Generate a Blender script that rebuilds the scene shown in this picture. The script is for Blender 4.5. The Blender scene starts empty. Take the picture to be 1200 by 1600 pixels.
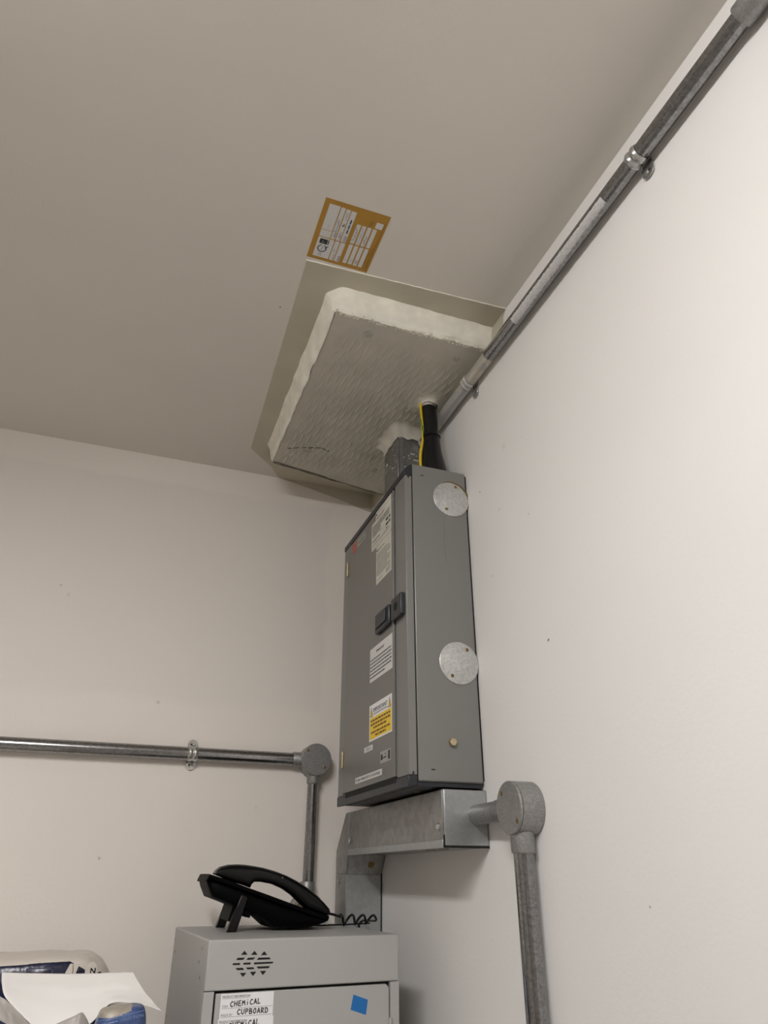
import bpy, bmesh, math, random
from mathutils import Vector, Matrix, noise

# ------------------------------------------------------------------ camera, world, lights, exposure
scene = bpy.context.scene
R = math.radians
CAM = Vector((-0.66, -1.9218, 1.5))
YAW, PITCH, ROLL, FOC = R(20.0372), R(27.8323), R(0.0792), 1075.33
fw = Vector((math.sin(YAW)*math.cos(PITCH), math.cos(YAW)*math.cos(PITCH), math.sin(PITCH)))
rt = Vector((math.cos(YAW), -math.sin(YAW), 0)); up = rt.cross(fw)
r2 = rt*math.cos(ROLL) + up*math.sin(ROLL); u2 = -rt*math.sin(ROLL) + up*math.cos(ROLL)
cd = bpy.data.cameras.new('camera'); cam = bpy.data.objects.new('camera', cd)
scene.collection.objects.link(cam); scene.camera = cam
cd.sensor_fit = 'VERTICAL'; cd.sensor_height = 24.0; cd.sensor_width = 18.0
cd.lens = FOC/1600*24.0; cd.clip_start = 0.02
cam.matrix_world = Matrix(((r2.x, u2.x, -fw.x, CAM.x), (r2.y, u2.y, -fw.y, CAM.y), (r2.z, u2.z, -fw.z, CAM.z), (0, 0, 0, 1)))
w = bpy.data.worlds.new('world'); scene.world = w; w.use_nodes = True
w.node_tree.nodes['Background'].inputs[0].default_value = (.9, .93, 1, 1)
w.node_tree.nodes['Background'].inputs[1].default_value = .05
scene.view_settings.view_transform = 'Standard'; scene.view_settings.look = 'None'
scene.view_settings.gamma = 1.0; scene.view_settings.use_curve_mapping = False
scene.view_settings.exposure = 0.0
LAMP_STRENGTH = 66.0
LAMP_COL = (1.0, .98, .98)
CEIL = 2.6395

# ------------------------------------------------------------------ materials
def mat(name, col, rough=.5, metal=0.0, var=0.0, vscale=20, bump=0.0, bscale=100, coat=0.0, emis=None, spec=.5, var_col=None, bdist=.001):
    m = bpy.data.materials.new(name); m.use_nodes = True; nt = m.node_tree
    b = nt.nodes['Principled BSDF']; L = nt.links
    b.inputs['Base Color'].default_value = (*col, 1); b.inputs['Roughness'].default_value = rough
    b.inputs['Metallic'].default_value = metal; b.inputs['Coat Weight'].default_value = coat
    b.inputs['Specular IOR Level'].default_value = spec
    if emis: b.inputs['Emission Color'].default_value = (*emis[0], 1); b.inputs['Emission Strength'].default_value = emis[1]
    tc = nt.nodes.new('ShaderNodeTexCoord')
    if var:
        n = nt.nodes.new('ShaderNodeTexNoise'); n.inputs['Scale'].default_value = vscale; n.inputs['Detail'].default_value = 5
        L.new(tc.outputs['Object'], n.inputs['Vector'])
        r = nt.nodes.new('ShaderNodeValToRGB'); L.new(n.outputs['Fac'], r.inputs[0])
        r.color_ramp.elements[0].position = .32; r.color_ramp.elements[1].position = .68
        c2 = var_col or tuple(c*(1-var) for c in col)
        r.color_ramp.elements[0].color = (*c2, 1); r.color_ramp.elements[1].color = (*[min(1, c*(1+var*.5)) for c in col], 1)
        L.new(r.outputs[0], b.inputs['Base Color'])
    if bump:
        n2 = nt.nodes.new('ShaderNodeTexNoise'); n2.inputs['Scale'].default_value = bscale; n2.inputs['Detail'].default_value = 4
        L.new(tc.outputs['Object'], n2.inputs['Vector'])
        bp = nt.nodes.new('ShaderNodeBump'); bp.inputs['Strength'].default_value = bump; bp.inputs['Distance'].default_value = bdist
        L.new(n2.outputs['Fac'], bp.inputs['Height']); L.new(bp.outputs[0], b.inputs['Normal'])
    return m

def zinc(name, col, dark, rough=.42, scale=60, metal=.8, bump=.15, lo=.38, hi=.62):
    m = mat(name, col, rough, metal); nt = m.node_tree; L = nt.links; b = nt.nodes['Principled BSDF']
    tc = nt.nodes.new('ShaderNodeTexCoord')
    v = nt.nodes.new('ShaderNodeTexVoronoi'); v.inputs['Scale'].default_value = scale
    n = nt.nodes.new('ShaderNodeTexNoise'); n.inputs['Scale'].default_value = scale*.35; n.inputs['Detail'].default_value = 6
    L.new(tc.outputs['Object'], v.inputs['Vector']); L.new(tc.outputs['Object'], n.inputs['Vector'])
    mx = nt.nodes.new('ShaderNodeMix'); mx.data_type = 'FLOAT'; mx.inputs[0].default_value = .6
    sp = nt.nodes.new('ShaderNodeSeparateColor'); L.new(v.outputs['Color'], sp.inputs[0])
    L.new(sp.outputs[0], mx.inputs[2]); L.new(n.outputs['Fac'], mx.inputs[3])
    r = nt.nodes.new('ShaderNodeValToRGB'); L.new(mx.outputs[0], r.inputs[0])
    r.color_ramp.elements[0].position = lo; r.color_ramp.elements[1].position = hi
    r.color_ramp.elements[0].color = (*dark, 1); r.color_ramp.elements[1].color = (*col, 1)
    L.new(r.outputs[0], b.inputs['Base Color'])
    bp = nt.nodes.new('ShaderNodeBump'); bp.inputs['Strength'].default_value = bump; bp.inputs['Distance'].default_value = .0006
    L.new(n.outputs['Fac'], bp.inputs['Height']); L.new(bp.outputs[0], b.inputs['Normal'])
    return m

def wall_mat(name, col, spots=(), box=None, mark_col=(.10, .085, .07)):
    """matt emulsion with roller texture; small scuffs of their own shape; optionally an area of older, duller paint"""
    m = mat(name, col, .62, 0, .03, 1.7, .22, 130, spec=.35, bdist=.0012); nt = m.node_tree; L = nt.links; b = nt.nodes['Principled BSDF']
    src = b.inputs['Base Color'].links[0].from_socket
    geo = nt.nodes.new('ShaderNodeNewGeometry')
    def M(op, a, c=None, c2=None):
        n = nt.nodes.new('ShaderNodeMath'); n.operation = op
        for i, x in enumerate((a, c, c2)):
            if x is None: continue
            if isinstance(x, (int, float)): n.inputs[i].default_value = x
            else: L.new(x, n.inputs[i])
        return n.outputs[0]
    def mixc(fac, a, colr):
        n = nt.nodes.new('ShaderNodeMix'); n.data_type = 'RGBA'; L.new(fac, n.inputs[0]); L.new(a, n.inputs[6]); n.inputs[7].default_value = (*colr, 1)
        return n.outputs[2]
    if box:
        axis, a0, a1, z0, z1, c2 = box
        s = nt.nodes.new('ShaderNodeSeparateXYZ'); L.new(geo.outputs['Position'], s.inputs[0])
        nz = nt.nodes.new('ShaderNodeTexNoise'); nz.inputs['Scale'].default_value = 9; L.new(geo.outputs['Position'], nz.inputs['Vector'])
        j = M('MULTIPLY', M('SUBTRACT', nz.outputs['Fac'], .5), .05)
        p = M('ADD', s.outputs[axis], j); z = M('ADD', s.outputs[2], j)
        def ramp(v, lo, wdt):
            n = nt.nodes.new('ShaderNodeMapRange'); n.clamp = True; L.new(v, n.inputs[0]); n.inputs[1].default_value = lo; n.inputs[2].default_value = lo+wdt
            return n.outputs[0]
        f = M('MULTIPLY', ramp(p, a0, .02), M('SUBTRACT', 1.0, ramp(p, a1, .015)))
        f = M('MULTIPLY', f, ramp(z, z0, .03)); f = M('MULTIPLY', f, M('SUBTRACT', 1.0, ramp(z, z1, .012)))
        src = mixc(f, src, c2)
    for (px, py, pz, r, st) in spots:
        d = nt.nodes.new('ShaderNodeVectorMath'); d.operation = 'SUBTRACT'; L.new(geo.outputs['Position'], d.inputs[0]); d.inputs[1].default_value = (px, py, pz)
        nz = nt.nodes.new('ShaderNodeTexNoise'); nz.inputs['Scale'].default_value = 260; L.new(geo.outputs['Position'], nz.inputs['Vector'])
        ln = nt.nodes.new('ShaderNodeVectorMath'); ln.operation = 'LENGTH'; L.new(d.outputs[0], ln.inputs[0])
        q = M('ADD', ln.outputs['Value'], M('MULTIPLY', M('SUBTRACT', nz.outputs['Fac'], .5), r*1.6))
        mr = nt.nodes.new('ShaderNodeMapRange'); mr.clamp = True; L.new(q, mr.inputs[0]); mr.inputs[1].default_value = r*.5; mr.inputs[2].default_value = r; mr.inputs[3].default_value = st; mr.inputs[4].default_value = 0
        src = mixc(mr.outputs[0], src, mark_col)
    L.new(src, b.inputs['Base Color'])
    return m

MT = {}
MT['wall_right'] = wall_mat('off_white_emulsion', (.80, .782, .755), [(0, -.9388, 1.8584, .0035, .8), (0, -.9204, 2.1123, .0018, .5), (0, -.7655, 2.0445, .0022, .6), (0, -.7377, 2.2571, .0028, .8), (0, -1.0961, 1.4652, .002, .6), (0, -.9256, 2.2871, .0016, .5), (0, -.8545, 2.3077, .008, .12), (0, -.815, 2.175, .004, .25)])
MT['wall_back'] = wall_mat('cream_emulsion', (.86, .805, .74), [(-.6673, 0, 1.5346, .004, .35), (-.5892, 0, 1.9012, .006, .22), (-.8839, 0, 2.1895, .004, .25), (-.86, 0, 2.165, .006, .12), (-.3093, 0, 1.6539, .004, .12)],
                           box=(0, -3, -.155, 1.895, 2.545, (.82, .775, .72)))
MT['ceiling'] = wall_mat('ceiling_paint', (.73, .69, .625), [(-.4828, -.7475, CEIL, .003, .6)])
MT['wall'] = mat('plain_wall', (.50, .47, .43), .7)
MT['floor'] = mat('vinyl_floor', (.45, .42, .38), .5, 0, .1, 4)
MT['zinc'] = zinc('galvanised_steel', (.38, .375, .36), (.29, .29, .28), scale=70, lo=.3, hi=.7)
MT['zinc_pipe'] = zinc('conduit_zinc', (.36, .36, .365), (.22, .22, .22), rough=.2, scale=330, bump=.02, metal=1, lo=.25, hi=.75)
MT['zinc_shiny'] = zinc('bright_zinc', (.62, .62, .60), (.40, .40, .39), rough=.25, scale=120)
MT['zinc_disc'] = zinc('zinc_disc', (.66, .67, .65), (.50, .51, .50), rough=.33, scale=260, metal=.65, bump=.04, lo=.25, hi=.75)
MT['zinc_cap'] = zinc('zinc_cap', (.46, .475, .48), (.42, .435, .44), rough=.36, scale=160, metal=.8, bump=.03)
MT['cast'] = zinc('cast_zinc', (.36, .36, .35), (.29, .29, .285), rough=.5, scale=420, bump=.12)
MT['painted_pipe'] = zinc('overpainted_zinc', (.47, .47, .47), (.62, .58, .49), rough=.42, scale=22, metal=.35, lo=.3, hi=.6)
MT['paint_smear'] = mat('grey_paint_smear', (.62, .61, .60), .8, 0, .12, 150, 1, 400)
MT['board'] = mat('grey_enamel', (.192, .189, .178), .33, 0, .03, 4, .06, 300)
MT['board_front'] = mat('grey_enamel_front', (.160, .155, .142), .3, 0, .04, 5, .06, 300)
MT['slate'] = mat('slate_plastic', (.017, .020, .026), .38, 0, .15, 40)
MT['black'] = mat('black_gap', (.004, .004, .004), .8)
MT['phone'] = mat('black_plastic', (.0022, .0022, .0024), .25, spec=.25)
MT['phone_matt'] = mat('black_plastic_matt', (.0018, .0018, .002), .5, spec=.04)
MT['rubber'] = mat('black_heatshrink', (.004, .004, .0045), .3, 0, 0, 1, .25, 60, bdist=.003)
MT['yellow'] = mat('earth_yellow', (.72, .50, .02), .4)
MT['green'] = mat('earth_green', (.06, .20, .03), .4)
MT['brass'] = mat('brass', (.62, .52, .33), .25, .9, .15, 200)
MT['brass_dull'] = mat('dull_brass', (.24, .16, .07), .4, .8, .3, 300)
MT['sealant'] = mat('sealant_batt', (.56, .53, .45), .8, 0, .10, 14, .5, 260, bdist=.0012)
MT['collar'] = mat('sealant_collar', (.66, .63, .54), .78, 0, .10, 22, .7, 160, bdist=.002)
MT['sealant_edge'] = mat('sealant_pale', (.88, .85, .74), .75, 0, .12, 22, .8, 160, bdist=.002)  # paler sealant tone for the slab sides, beads and splashes
MT['sealant_film'] = mat('sealant_film', (.55, .505, .40), .7, 0, .10, 7, .3, 120)
MT['sealant_hole'] = mat('sealant_fixing', (.45, .43, .37), .75, 0, .2, 200, .6, 300)
MT['cupboard'] = mat('light_grey_powder_coat', (.405, .40, .385), .45, 0, .02, 5, .12, 700)
MT['white_paper'] = mat('paper_label', (.80, .80, .80), .55)
MT['label_cream'] = mat('aged_label', (.58, .57, .49), .5, 0, .08, 60)
MT['label_white'] = mat('label_white', (.66, .66, .64), .45)
MT['label_grey'] = mat('label_grey', (.35, .35, .34), .4)
MT['gold'] = mat('ochre_card', (.44, .235, .035), .5, 0, .06, 60)
MT['ink'] = mat('ink_black', (.02, .02, .022), .5)
MT['ink_soft'] = mat('ink_grey', (.12, .12, .12), .5)
MT['ink_faint'] = mat('ink_faint', (.40, .39, .42), .5)
MT['ink_red'] = mat('ink_red', (.40, .04, .05), .5)
MT['ink_navy'] = mat('ink_navy', (.03, .07, .13), .5)
MT['ink_purple'] = mat('ink_purple', (.16, .11, .20), .5)
MT['ink_brown'] = mat('ink_brown', (.16, .07, .01), .5)
MT['warn_yellow'] = mat('warning_yellow', (.85, .58, .006), .4)
MT['brand_red'] = mat('badge_red', (.42, .09, .06), .4)
MT['badge_pale'] = mat('badge_pale', (.30, .30, .25), .45)
MT['blue'] = mat('blue_sticker', (.008, .14, .42), .5)
MT['sheet'] = mat('white_sheet', (.90, .88, .85), .7)
MT['sack'] = mat('cream_plastic', (.66, .61, .54), .42, 0, .06, 12, .8, 30, bdist=.004)
MT['navy'] = mat('navy_print', (.012, .014, .045), .25, 0, .3, 30, .7, 40, bdist=.003)
MT['navy_line'] = mat('navy_line', (.07, .08, .13), .3)
MT['bag_grey'] = mat('grey_white_plastic', (.36, .335, .31), .45, 0, .12, 25, .8, 45, bdist=.003)
MT['pack_blue'] = mat('blue_print', (.045, .085, .22), .35, 0, .25, 25, .7, 50, bdist=.003)
MT['pack_beige'] = mat('beige_film', (.36, .32, .26), .4, 0, .3, 60, .6, 60)
MT['pack_text'] = mat('pale_blue_print', (.16, .22, .40), .4)
MT['lamp'] = mat('lamp_diffuser', (.9, .9, .9), .5, emis=(LAMP_COL, LAMP_STRENGTH))
MT['lamp_body'] = mat('lamp_body', (.8, .8, .8), .5)
MT['crack'] = mat('sealant_crack', (.16, .15, .13), .8)

# ------------------------------------------------------------------ mesh builder
class MB:
    def __init__(self): self.v = []; self.f = []; self.m = []
    def add(self, vs, fs, mi=0):
        o = len(self.v); self.v += [tuple(p) for p in vs]
        for k, f in enumerate(fs):
            self.f.append([i+o for i in f]); self.m.append(mi[k] if isinstance(mi, list) else mi)
        return self
    def box(self, a, b, mi=0):
        x0, y0, z0 = [min(p, q) for p, q in zip(a, b)]; x1, y1, z1 = [max(p, q) for p, q in zip(a, b)]
        return self.add([(x0,y0,z0),(x1,y0,z0),(x1,y1,z0),(x0,y1,z0),(x0,y0,z1),(x1,y0,z1),(x1,y1,z1),(x0,y1,z1)],
                        [(0,3,2,1),(4,5,6,7),(0,1,5,4),(1,2,6,5),(2,3,7,6),(3,0,4,7)], mi)
    def prism(self, poly, d, mi=0):
        """poly: list of 3D points, swept by vector d"""
        n = len(poly); d = Vector(d); vs = [Vector(p) for p in poly]; vs += [p+d for p in vs]
        nn = Vector((0,0,0))
        for i in range(n): nn += vs[i].cross(vs[(i+1) % n])
        fl = nn.dot(d) > 0
        fs = [list(range(n))[::-1] if fl else list(range(n)), list(range(n, 2*n)) if fl else list(range(n, 2*n))[::-1]]
        for i in range(n):
            q = [i, (i+1) % n, (i+1) % n+n, i+n]; fs.append(q if fl else q[::-1])
        return self.add(vs, fs, mi)
    def lathe(self, p0, axis, prof, n=32, mi=0, cap=True):
        """prof: [(distance along axis, radius)]"""
        a = Vector(axis).normalized(); t = Vector((0,0,1)) if abs(a.z) < .9 else Vector((1,0,0))
        e1 = a.cross(t).normalized(); e2 = a.cross(e1); p0 = Vector(p0); vs = []; fs = []
        for d, r in prof:
            for k in range(n):
                an = 2*math.pi*k/n; vs.append(p0+a*d+(e1*math.cos(an)+e2*math.sin(an))*r)
        for i in range(len(prof)-1):
            for k in range(n):
                k2 = (k+1) % n; fs.append((i*n+k, i*n+k2, (i+1)*n+k2, (i+1)*n+k))
        if cap: fs.append(tuple(range(n))[::-1]); fs.append(tuple(range((len(prof)-1)*n, len(prof)*n)))
        return self.add(vs, fs, mi)
    def cyl(self, p0, p1, r, n=32, mi=0):
        d = Vector(p1)-Vector(p0); return self.lathe(p0, d, [(0, r), (d.length, r)], n, mi)
    def tube(self, pts, r, n=10, mi=0, mfun=None):
        pts = [Vector(p) for p in pts]; vs = []; fs = []; ms = []; prev = None
        for i, p in enumerate(pts):
            t = (pts[min(i+1, len(pts)-1)]-pts[max(i-1, 0)]).normalized()
            if prev is None: prev = t.cross(Vector((0,0,1)) if abs(t.z) < .9 else Vector((1,0,0))).normalized()
            e1 = (prev-t*prev.dot(t)).normalized(); prev = e1; e2 = t.cross(e1); rr = r[i] if isinstance(r, (list, tuple)) else r
            for k in range(n):
                an = 2*math.pi*k/n; vs.append(p+(e1*math.cos(an)+e2*math.sin(an))*rr)
        for i in range(len(pts)-1):
            for k in range(n):
                k2 = (k+1) % n; fs.append((i*n+k, i*n+k2, (i+1)*n+k2, (i+1)*n+k)); ms.append(mfun(i, k) if mfun else mi)
        fs.append(tuple(range(n))[::-1]); fs.append(tuple(range((len(pts)-1)*n, len(pts)*n))); ms += [mi, mi]
        return self.add(vs, fs, ms)
    def grid(self, fn, nu, nv, mi=0, mfun=None):
        vs = [fn(i/nu, j/nv) for j in range(nv+1) for i in range(nu+1)]; fs = []; ms = []
        for j in range(nv):
            for i in range(nu):
                a = j*(nu+1)+i; fs.append((a, a+1, a+nu+2, a+nu+1)); ms.append(mfun((i+.5)/nu, (j+.5)/nv) if mfun else mi)
        return self.add(vs, fs, ms)
    def loft(self, top, bot, y0, y1, e=2.6, n=28, mi=0, ys=()):
        """side profile (x,z) station pairs -> rounded solid between y0 and y1"""
        vs = []; fs = []; N = len(top); yc = (y0+y1)/2; hy = (y1-y0)/2
        for si, (a, b) in enumerate(zip(top, bot)):
            ysc = ys[si] if si < len(ys) else 1
            a = Vector((a[0], 0, a[1])); b = Vector((b[0], 0, b[1])); c = (a+b)/2; h = (a-b)/2
            for k in range(n):
                an = 2*math.pi*k/n; s, q = math.sin(an), math.cos(an)
                s = math.copysign(abs(s)**(2/e), s); q = math.copysign(abs(q)**(2/e), q)
                p = c+h*s; vs.append((p.x, yc+hy*ysc*q, p.z))
        for i in range(N-1):
            for k in range(n):
                k2 = (k+1) % n; fs.append((i*n+k, (i+1)*n+k, (i+1)*n+k2, i*n+k2))
        fs.append(tuple(range(n))); fs.append(tuple(range((N-1)*n, N*n))[::-1])
        return self.add(vs, fs, mi)
    def build(self, name, mats, parent=None, bevel=0, segs=2, smooth=True, solid=0, angle=40, subsurf=0):
        me = bpy.data.meshes.new(name); me.from_pydata(self.v, [], self.f); me.validate()
        if not isinstance(mats, (list, tuple)): mats = [mats]
        for m in mats: me.materials.append(MT[m] if isinstance(m, str) else m)
        if len(me.polygons) == len(self.m): me.polygons.foreach_set('material_index', self.m)
        bm = bmesh.new(); bm.from_mesh(me); bmesh.ops.recalc_face_normals(bm, faces=bm.faces) if solid == 0 and not getattr(self, 'open', False) else None
        bm.to_mesh(me); bm.free()
        if smooth:
            me.polygons.foreach_set('use_smooth', [True]*len(me.polygons)); me.set_sharp_from_angle(angle=R(angle))
        o = bpy.data.objects.new(name, me); scene.collection.objects.link(o)
        if parent:
            o.parent = parent; o.matrix_parent_inverse = Matrix.Translation(-WORLD_LOC.get(parent.name, Vector((0,0,0))))
            WORLD_LOC[o.name] = WORLD_LOC.get(parent.name, Vector((0,0,0)))*1
            WORLD_LOC[o.name] = Vector((0,0,0)) if False else Vector((0,0,0))
        if solid: s = o.modifiers.new('solid', 'SOLIDIFY'); s.thickness = solid; s.offset = 0
        if subsurf: s = o.modifiers.new('sub', 'SUBSURF'); s.levels = subsurf; s.render_levels = subsurf
        if bevel:
            b = o.modifiers.new('bevel', 'BEVEL'); b.width = bevel; b.segments = segs; b.limit_method = 'ANGLE'; b.angle_limit = R(35); b.harden_normals = False
        return o
WORLD_LOC = {}
def tag(o, label, cat, group=None):
    o['label'] = label; o['category'] = cat
    if group: o['group'] = group
    return o
def thing(name, label, cat, loc, group=None):
    o = bpy.data.objects.new(name, None); scene.collection.objects.link(o); o.location = loc; WORLD_LOC[o.name] = Vector(loc); o.empty_display_size = .05
    return tag(o, label, cat, group)
def struct(o): o['kind'] = 'structure'; return o
def part_label(o, s): o['label'] = s; return o

_tc = {}
def text_geo(s):
    if s in _tc: return _tc[s]
    cu = bpy.data.curves.new('t', 'FONT'); cu.body = s; cu.resolution_u = 2
    ob = bpy.data.objects.new('t', cu); scene.collection.objects.link(ob)
    dg = bpy.context.evaluated_depsgraph_get(); me = bpy.data.meshes.new_from_object(ob.evaluated_get(dg))
    vs = [tuple(v.co) for v in me.vertices]; fs = [list(p.vertices) for p in me.polygons]
    bpy.data.objects.remove(ob); bpy.data.curves.remove(cu); bpy.data.meshes.remove(me)
    _tc[s] = (vs, fs); return _tc[s]

class Label:
    """flat printed thing in its own plane; (u,v) in metres from origin; layers stacked 0.15 mm apart"""
    def __init__(self, o, u, v, lift=.0): self.o = Vector(o); self.u = Vector(u).normalized(); self.vv = Vector(v).normalized(); self.n = self.u.cross(self.vv); self.mb = MB(); self.mats = []; self.lift = lift
    def mi(self, m):
        if m not in self.mats: self.mats.append(m)
        return self.mats.index(m)
    def P(self, a, b, h): return self.o+self.u*a+self.vv*b+self.n*(self.lift+h*.00015)
    def poly(self, pts, m, h=2, thick=None):
        self.mb.prism([self.P(a, b, h) for a, b in pts], self.n*(-(thick or .00012)), self.mi(m)); return self
    def rect(self, a0, b0, a1, b1, m, h=2, thick=None, rot=0):
        pts = [(a0,b0),(a1,b0),(a1,b1),(a0,b1)]
        return self.poly(pts, m, h, thick)
    def rrect(self, a0, b0, a1, b1, r, m, h=2):
        pts = []
        for cx, cy, s in ((a1-r, b1-r, 0), (a0+r, b1-r, 90), (a0+r, b0+r, 180), (a1-r, b0+r, 270)):
            for k in range(4): an = R(s+30*k); pts.append((cx+r*math.cos(an), cy+r*math.sin(an)))
        return self.poly(pts, m, h)
    def text(self, s, a, b, size, m, h=3, fit=None, bold=0):
        vs, fs = text_geo(s); w = max(v[0] for v in vs); sx = size if not fit else fit/w
        for k in range(1+bold):
            self.mb.add([self.P(a+x*sx+k*size*.03, b+y*size, h) for x, y, z in vs], fs, self.mi(m))
        return self
    def words(self, a0, a1, b, hgt, m, h=3, seed=0, fill=1.0):
        rnd = random.Random(seed); x = a0; end = a0+(a1-a0)*fill
        while x < end-hgt*.8:
            w = min(end-x, hgt*rnd.uniform(1.4, 4.5)); self.rect(x, b, x+w, b+hgt, m, h); x += w+hgt*.7
        return self
    def stroke(self, pts, wd, m, h=4):
        P = [Vector((a, b)) for a, b in pts]
        for p, q in zip(P[:-1], P[1:]):
            d = (q-p); d = d.normalized() if d.length > 1e-9 else Vector((1, 0)); nrm = Vector((-d.y, d.x))*wd/2; e = d*wd*.3
            c = [p-e+nrm, p-e-nrm, q+e-nrm, q+e+nrm]
            self.mb.add([self.P(x, y, h) for x, y in c], [(0, 1, 2, 3)], self.mi(m))
        return self
    def build(self, name, parent=None): 
        self.mb.open = True
        return self.mb.build(name, self.mats, parent, smooth=False)

# ------------------------------------------------------------------ room
RX, RY = -3.3, -4.6
def wallbox(name, a, b, m): return struct(MB().box(a, b).build(name, m, smooth=False))
wallbox('wall_right', (0, RY, 0), (.12, .12, CEIL), 'wall_right')
wallbox('wall_back', (RX, 0, 0), (0, .12, CEIL), 'wall_back')
wallbox('wall_left', (RX-.12, RY, 0), (RX, .12, CEIL), 'wall')
wallbox('wall_front', (RX-.12, RY-.12, 0), (.12, RY, CEIL), 'wall')
wallbox('ceiling', (RX-.12, RY-.12, CEIL), (.12, .12, CEIL+.12), 'ceiling')
wallbox('floor', (RX-.12, RY-.12, -.12), (.12, .12, 0), 'floor')
wallbox('baseboard_right', (-.015, RY, 0), (0, 0, .1), 'wall')
wallbox('baseboard_back', (RX, -.015, 0), (-.015, 0, .1), 'wall')

# the room's fluorescent batten on the ceiling behind the camera's left shoulder
LX, LY0, LY1 = -1.24, -3.00, -1.60
t = thing('ceiling_light', 'white fluorescent batten light with a wrap-round diffuser on the ceiling', 'light', (LX, (LY0+LY1)/2, CEIL))
MB().box((LX-.088, LY0, CEIL-.035), (LX+.088, LY1, CEIL)).build('housing', 'lamp_body', t, bevel=.004)
prof = [(LX+.085*math.cos(a), 0, CEIL-.035-.045*math.sin(a)) for a in [math.pi*k/14 for k in range(15)]]
MB().prism([(x, LY0+.01, z) for x, y, z in prof], (0, LY1-LY0-.02, 0)).build('diffuser', 'lamp', t, smooth=True)

# ------------------------------------------------------------------ fire stopping on the ceiling
fs = thing('fire_stopping_slab', 'cream ribbed slab of fire sealant on the ceiling in the corner above the grey electrical box', 'fire seal', (-.19, -.5, CEIL))
ZB = 2.585
def slab_h(x, y):
    """rib relief of the trowelled underside, metres downwards"""
    row = y/.046+.35*noise.noise(Vector((x*5, y*9, 1)))+x*.9; fr = row-math.floor(row)
    env = max(0, math.sin(math.pi*fr))**.7
    cell = x/.0190+.37*math.floor(row)+.25*noise.noise(Vector((x*30, y*30, 3)))+y*6
    st = max(0, math.cos(2*math.pi*cell))**2.2
    fade = max(0, min(1, .75+1.3*noise.noise(Vector((x*4.5, y*4.5, 7)))))*max(0, min(1, (x+.375)*30))*max(0, min(1, (y+.80)*14))*max(0, min(1, (-.14-y)*16))
    return .0042*env*st*fade+.0016*noise.noise(Vector((x*14, y*14, 0)))+.0006*noise.noise(Vector((x*60, y*60, 0)))
def back_edge(x): return -.175+(x+.375)/.375*.075
def sl(u, v):
    x = -.3765+u*.3755; yb = back_edge(x); y = -.838+(yb+.838)*v
    ex = min((x+.3765), 1); ey = min(y+.838, yb-y); r = .006
    z = ZB
    for e in (ex, ey):
        if e < r: z += r-math.sqrt(max(0, r*r-(r-e)**2))
    edge = min(1, max(0, min(ex, ey)/.02))
    jit = (1-edge)*.005
    x2 = x+jit*noise.noise(Vector((y*40, 3, 9))); y2 = y+jit*noise.noise(Vector((x*40, 5, 2)))-(.018*max(0,(-.36-x)/.02) if False else 0)
    return (x2, y2, z-slab_h(x, y)*edge)
under = MB(); under.open = True
under.grid(sl, 420, 460)
o = under.build('ribbed_underside', 'sealant', fs, angle=80)
# bright rough sides of the slab, rounded at the free corner
side = MB(); side.open = True
pth = []
for k in range(60): t_ = k/59; pth.append((-.0008-(.3585)*t_, -.842))
for k in range(1, 9): a = R(90*k/8); pth.append((-.3593-.022*math.sin(a), -.842+.022*(1-math.cos(a))))
for k in range(1, 80): t_ = k/79; pth.append((-.3813, -.82+.635*t_))
for k in range(1, 9): a = R(90*k/8); pth.append((-.3813+.02*(1-math.cos(a)), -.185+.02*math.sin(a)))
for k in range(1, 70): t_ = k/69; x = -.3613+.3605*t_; pth.append((x, back_edge(x)+.006))
NP = len(pth)-1
def sd(u, v):
    i = min(NP, int(round(u*NP))); x, y = pth[i]; cx, cy = -.19, -.5
    flare = .016*max(0, v-.7)/.3*(v-.7)+.010*v; n1 = noise.noise(Vector((x*25, y*25, v*3)))*.0025; n2 = noise.noise(Vector((x*90, y*90, v*8)))*.0012
    dx, dy = (x-cx), (y-cy); l = math.hypot(dx/.19, dy/.34); s = flare+n1+n2
    nx, ny = ((-1, 0) if abs(x+.3813) < .003 else (0, -1 if y < -.5 else 1)); 
    if abs(nx) + abs(ny) and not (-.842 < y < -.82 and x < -.3593): pass
    x3, y3 = min(-.0005, x+nx*s), y+ny*s
    z = ZB-.002+(CEIL-.0004-ZB+.002)*v
    if v < .12: z += n1*2; x3 -= nx*.006*(1-v/.12); y3 -= ny*.006*(1-v/.12)
    return (x3, y3, z)
side.grid(sd, NP, 16)
o = side.build('slab_side', 'sealant_edge', fs, angle=80); part_label(o, 'paler smooth rounded edge of the slab')
# ragged beads where the side coat laps over the underside
rag = MB(); rnd = random.Random(4)
for k in range(150):
    x = -.37+.365*(k/150); r = rnd.uniform(.0015, .0045); rag.lathe((x, -.834+rnd.uniform(-.004, .007), ZB+.001), (0, 0, -1), [(0, r), (.0012, r*.9), (.0022, r*.45), (.0025, .0001)], 8, 0, False)
bkf = MB(); bkf.open = True
def bk(u, v):
    x = -.366+.3655*u; y0_ = back_edge(x)-.010; q = v
    return (x, y0_+.082*q+.002*noise.noise(Vector((x*20, v*2, 1))), ZB+.001+(CEIL-.0008-ZB-.001)*(q**1.6)+.001*noise.noise(Vector((x*40, v*6, 5)))*(1-v))
bkf.grid(bk, 120, 16)
part_label(bkf.build('rear_fillet', 'sealant', fs, angle=80), 'sealant feathered from the slab up to the back wall')
rag.build('sealant_bead', 'sealant_edge', fs, angle=80)['kind'] = 'stuff'
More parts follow.
